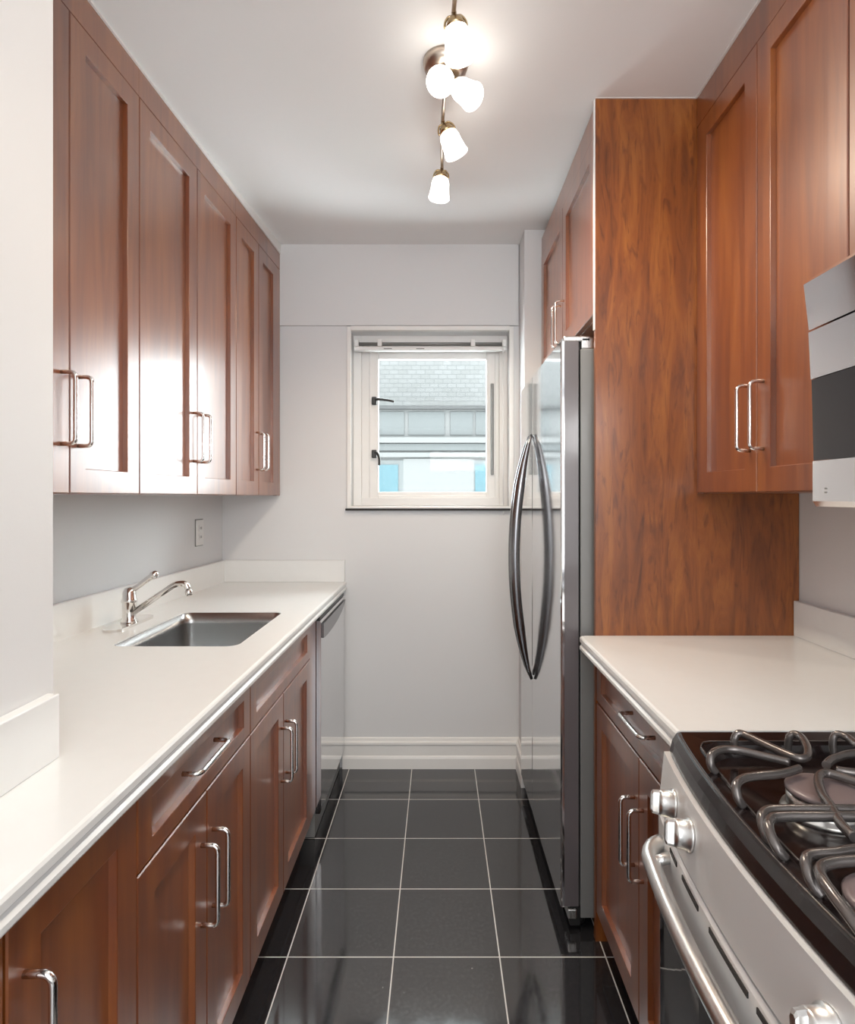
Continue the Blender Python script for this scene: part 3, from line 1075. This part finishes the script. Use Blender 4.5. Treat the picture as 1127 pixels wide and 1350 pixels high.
# oven door
b = MB(O); bowed(b, [(-0.014, 0.781), (0.043, 0.781), (0.043, 0.690), (-0.017, 0.690), (-0.018, 0.776)], y0=RY0 + 0.002, y1=RY1 - 0.002)
od = b.build('oven_door', M['steelh'], rg)
b = MB(O); bowed(b, [(-0.016, 0.689), (0.043, 0.689), (0.043, 0.215), (-0.014, 0.215)], y0=RY0 + 0.002, y1=RY1 - 0.002)
b.build('glass', M['blackg'], od)
for y0, y1 in ((0.935, 0.975), (0.835, 0.905), (0.69, 0.795), (0.575, 0.67), (0.465, 0.535), (0.395, 0.435)):
    b = MB(O)
    ys = [y0 + (y1 - y0) * k / 5 for k in range(6)]
    b.loft([[(bow(y) - 0.0195, y, 0.763), (bow(y) - 0.0195, y, 0.770), (bow(y) - 0.014, y, 0.770), (bow(y) - 0.014, y, 0.763)] for y in ys])
    b.build('vent_slot', M['dark'], od)
b = MB(O)
hy = [1.035 - (1.035 - 0.337) * k / 24 for k in range(25)]
hp = [(bow(1.035) - 0.020, 1.038, 0.742), (bow(1.03) - 0.036, 1.028, 0.741)] + [(bow(y) - 0.045, y, 0.738) for y in hy[1:-1]] + \
     [(bow(0.345) - 0.036, 0.345, 0.741), (bow(0.34) - 0.020, 0.335, 0.742)]
b.tube(spline(hp, 2), 0.0135, 16)
b.tube([(bow(0.985) - 0.016, 0.985, 0.748), (bow(0.985) - 0.042, 0.985, 0.741)], 0.009, 12)
b.tube([(bow(0.385) - 0.016, 0.385, 0.748), (bow(0.385) - 0.042, 0.385, 0.741)], 0.009, 12)
b.build('handle', M['satin'], od)
b = MB(O); bowed(b, [(-0.014, 0.208), (0.043, 0.208), (0.043, 0.075), (-0.012, 0.075)], y0=RY0 + 0.002, y1=RY1 - 0.002)
b.build('storage_drawer', M['steelh'], rg)
for x in (0.46, 1.0):
    for y in (RY0 + 0.05, RY1 - 0.05):
        b = MB(O); b.lathe([(0.018, 0), (0.018, 0.021)], (x, y, 0), seg=12); b.build('foot', M['blackp'], rg)

# burners
BURN = [(0.524, 0.830), (0.505, 0.520), (0.865, 0.832), (0.865, 0.520)]
BURN[1] = (0.452, 0.600)
BURN[3] = (0.865, 0.56)
for i, (x, y) in enumerate(BURN):
    b = MB(O)
    b.lathe([(0.054, 0.900), (0.052, 0.905), (0.047, 0.908), (0.046, 0.914), (0.046, 0.922), (0.040, 0.926), (0.0, 0.926)], (x, y, 0), seg=32)
    bn = b.build('burner', M['alu'], rg)
    b = MB(O)
    b.lathe([(0.044, 0.9265), (0.047, 0.928), (0.0475, 0.932), (0.045, 0.9345), (0.036, 0.936), (0.0, 0.9365)], (x, y, 0), seg=32)
    b.build('burner_cap', M['cap'], bn)

# grates (sit on the cooktop, lift off)
ZG = 0.945
ZF = 0.914


def foot(p, side):
    return (p[0] + side[0], p[1] + side[1], ZF)


def grate(label, wires, cx, cy):
    g = thing('burner_grate', label, 'grate', (cx, cy, 0.914), group='burner grates on the cooktop')
    for w in wires:
        b = MB((cx, cy, 0.914))
        b.tube(spline(w, 5), 0.0060, 10)
        b.build('wire', M['grate'], g)
    return g


def P(px, py, z=ZG):
    d = py - 655.0
    y = (CAM_Z - z) * F_PX / d
    return ((px - 578.0) * y / F_PX, y, z)


# wire courses in plan, metres
def mir(w, xm):
    return [(2 * xm - p[0], p[1], p[2]) for p in w]


ZR = 0.921      # feet standing on the cooktop rim
W1 = [
    [(0.480, 0.990, ZF), (0.480, 0.991, 0.935), (0.486, 0.992, ZG), (0.496, 0.986, ZG), (0.509, 0.945, ZG), (0.523, 0.908, ZG), (0.533, 0.898, ZG), (0.548, 0.907, ZG),
     (0.567, 0.939, ZG), (0.580, 0.975, ZG), (0.578, 0.990, ZG), (0.571, 0.994, 0.938), (0.569, 0.995, ZF)],
    [(0.411, 0.905, ZR), (0.404, 0.906, 0.932), (0.407, 0.912, 0.943), (0.420, 0.923, ZG), (0.438, 0.931, ZG), (0.457, 0.927, ZG), (0.480, 0.909, ZG), (0.509, 0.885, ZG)],
    [(0.402, 0.806, ZR), (0.396, 0.808, 0.932), (0.398, 0.817, 0.943), (0.412, 0.831, ZG), (0.434, 0.841, ZG), (0.468, 0.847, ZG), (0.489, 0.854, ZG), (0.511, 0.865, ZG)],
    [(0.556, 0.876, ZG), (0.571, 0.890, ZG), (0.589, 0.902, ZG), (0.625, 0.916, ZG), (0.700, 0.918, ZG), (0.760, 0.890, ZG)],
    [(0.560, 0.860, ZG), (0.580, 0.851, ZG), (0.660, 0.835, ZG), (0.760, 0.840, ZG)],
    [(0.470, 0.690, ZG), (0.474, 0.720, ZG), (0.487, 0.756, ZG), (0.495, 0.786, ZG), (0.511, 0.821, ZG), (0.526, 0.843, ZG), (0.539, 0.850, ZG), (0.551, 0.842, ZG), (0.575, 0.810, ZG), (0.605, 0.765, ZG)],
    [(0.640, 0.990, ZF), (0.640, 0.991, 0.935), (0.646, 0.990, ZG), (0.654, 0.975, ZG), (0.650, 0.930, ZG), (0.690, 0.900, ZG), (0.740, 0.935, ZG), (0.742, 0.980, ZG), (0.736, 0.992, 0.938), (0.735, 0.993, ZF)],
    [(0.800, 0.990, ZF), (0.800, 0.991, 0.935), (0.806, 0.990, ZG), (0.830, 0.930, ZG), (0.865, 0.890, ZG), (0.900, 0.930, ZG), (0.920, 0.982, ZG), (0.922, 0.992, 0.938), (0.922, 0.993, ZF)],
    [(0.992, 0.840, ZF), (0.990, 0.840, 0.935), (0.980, 0.842, ZG), (0.930, 0.850, ZG), (0.885, 0.840, ZG)],
    [(0.392, 0.722, ZR), (0.387, 0.724, 0.932), (0.389, 0.735, 0.943), (0.402, 0.748, ZG), (0.425, 0.752, ZG), (0.512, 0.752, ZG), (0.700, 0.752, ZG), (0.960, 0.752, ZG), (0.986, 0.742, 0.940), (0.990, 0.736, ZF)],
]
W2 = [
    [(0.392, 0.690, ZR), (0.384, 0.694, 0.932), (0.385, 0.712, 0.943), (0.396, 0.728, ZG), (0.416, 0.735, ZG), (0.500, 0.735, ZG), (0.700, 0.735, ZG), (0.960, 0.735, ZG), (0.986, 0.725, 0.940), (0.990, 0.718, ZF)],
    [(0.392, 0.626, ZR), (0.386, 0.632, 0.932), (0.388, 0.645, 0.943), (0.400, 0.656, ZG), (0.428, 0.660, ZG), (0.470, 0.668, ZG), (0.520, 0.665, ZG)],
    [(0.390, 0.545, ZR), (0.385, 0.560, 0.934), (0.384, 0.600, 0.944), (0.391, 0.626, ZG), (0.407, 0.640, ZG), (0.439, 0.646, ZG), (0.500, 0.648, ZG), (0.560, 0.640, ZG)],
    [(0.405, 0.350, ZR), (0.402, 0.352, 0.934), (0.408, 0.362, 0.943), (0.430, 0.375, ZG), (0.70, 0.375, ZG), (0.96, 0.375, ZG), (0.986, 0.366, 0.94), (0.990, 0.36, ZF)],
    [(0.700, 0.735, ZG), (0.715, 0.60, ZG), (0.700, 0.375, ZG)],
    [(0.990, 0.56, ZF), (0.988, 0.56, 0.935), (0.980, 0.56, ZG), (0.930, 0.565, ZG), (0.890, 0.56, ZG)],
]
grate('grey wire grate with looping fingers over the far burners', W1, 0.69, 0.86)
grate('grey wire grate over the near burners, cut by the photo edge', W2, 0.69, 0.56)

# ------------------------------------------------------------------ ceiling light
tl = thing('ceiling_light', 'brass and nickel ceiling light bar with five glowing frosted shades', 'light', (0.020, 1.67, 2.522))
O = tl.location[:]
b = MB(O); b.lathe([(0.062, 0.0), (0.062, 0.012), (0.056, 0.028), (0.030, 0.040), (0.0, 0.042)], (0.02, 1.67, 2.5215), (0, 0, -1), 32)
b.build('canopy', M['nickel'], tl)
b = MB(O)
b.tube(spline([(0.042, 1.18, 2.462), (0.036, 1.42, 2.466), (0.020, 1.67, 2.470), (0.012, 1.88, 2.470), (0.012, 2.12, 2.468)], 6), 0.0055, 10)
b.tube([(0.020, 1.67, 2.49), (0.020, 1.67, 2.466)], 0.009, 12)
b.build('bar', M['nickel'], tl)
heads = [((0.036, 1.43, 2.466), (0.14, 0.06, -1.0)), ((0.016, 1.66, 2.470), (-0.12, -0.85, -0.70)),
         ((0.032, 1.685, 2.474), (0.50, -0.40, -0.60)), ((0.012, 1.85, 2.470), (0.42, 0.16, -0.9)),
         ((0.012, 2.11, 2.468), (-0.10, 0.06, -1.0))]
for p, d in heads:
    d = Vector(d).normalized()
    P0 = Vector(p)
    b = MB(O)
    b.lathe([(0.006, 0.0), (0.006, 0.014), (0.018, 0.018), (0.022, 0.030), (0.020, 0.036), (0.0, 0.037)], P0, d, 20)
    # the little scrolls over each shade
    for s in (-1, 1):
        side = d.cross(Vector((0, 1, 0.1))).normalized() * s
        b.tube(spline([P0 + d * 0.012, P0 + d * 0.010 + side * 0.014, P0 + d * 0.022 + side * 0.024, P0 + d * 0.034 + side * 0.026], 4), 0.0028, 8)
    hd = b.build('lamp_head', M['brass'], tl)
    b = MB(O)
    b.lathe([(0.018, 0.034), (0.026, 0.040), (0.030, 0.052), (0.031, 0.070), (0.034, 0.092), (0.037, 0.104), (0.034, 0.108), (0.018, 0.111), (0.0, 0.112)], P0, d, 24)
    b.build('shade', M['shade'], hd)
    l = bpy.data.lights.new('lamp_bulb', 'SPOT'); l.energy = LAMP_W; l.color = LAMP_COL; l.shadow_soft_size = 0.02
    l.spot_size = math.radians(150); l.spot_blend = 0.5
    lo = bpy.data.objects.new('lamp_bulb', l); lo.location = P0 + d * 0.125 - Vector(O)
    dd = Vector((d.x * 0.5, d.y * 0.5, d.z)); lo.rotation_euler = dd.to_track_quat('-Z', 'Y').to_euler()
    COL.objects.link(lo); lo.parent = tl
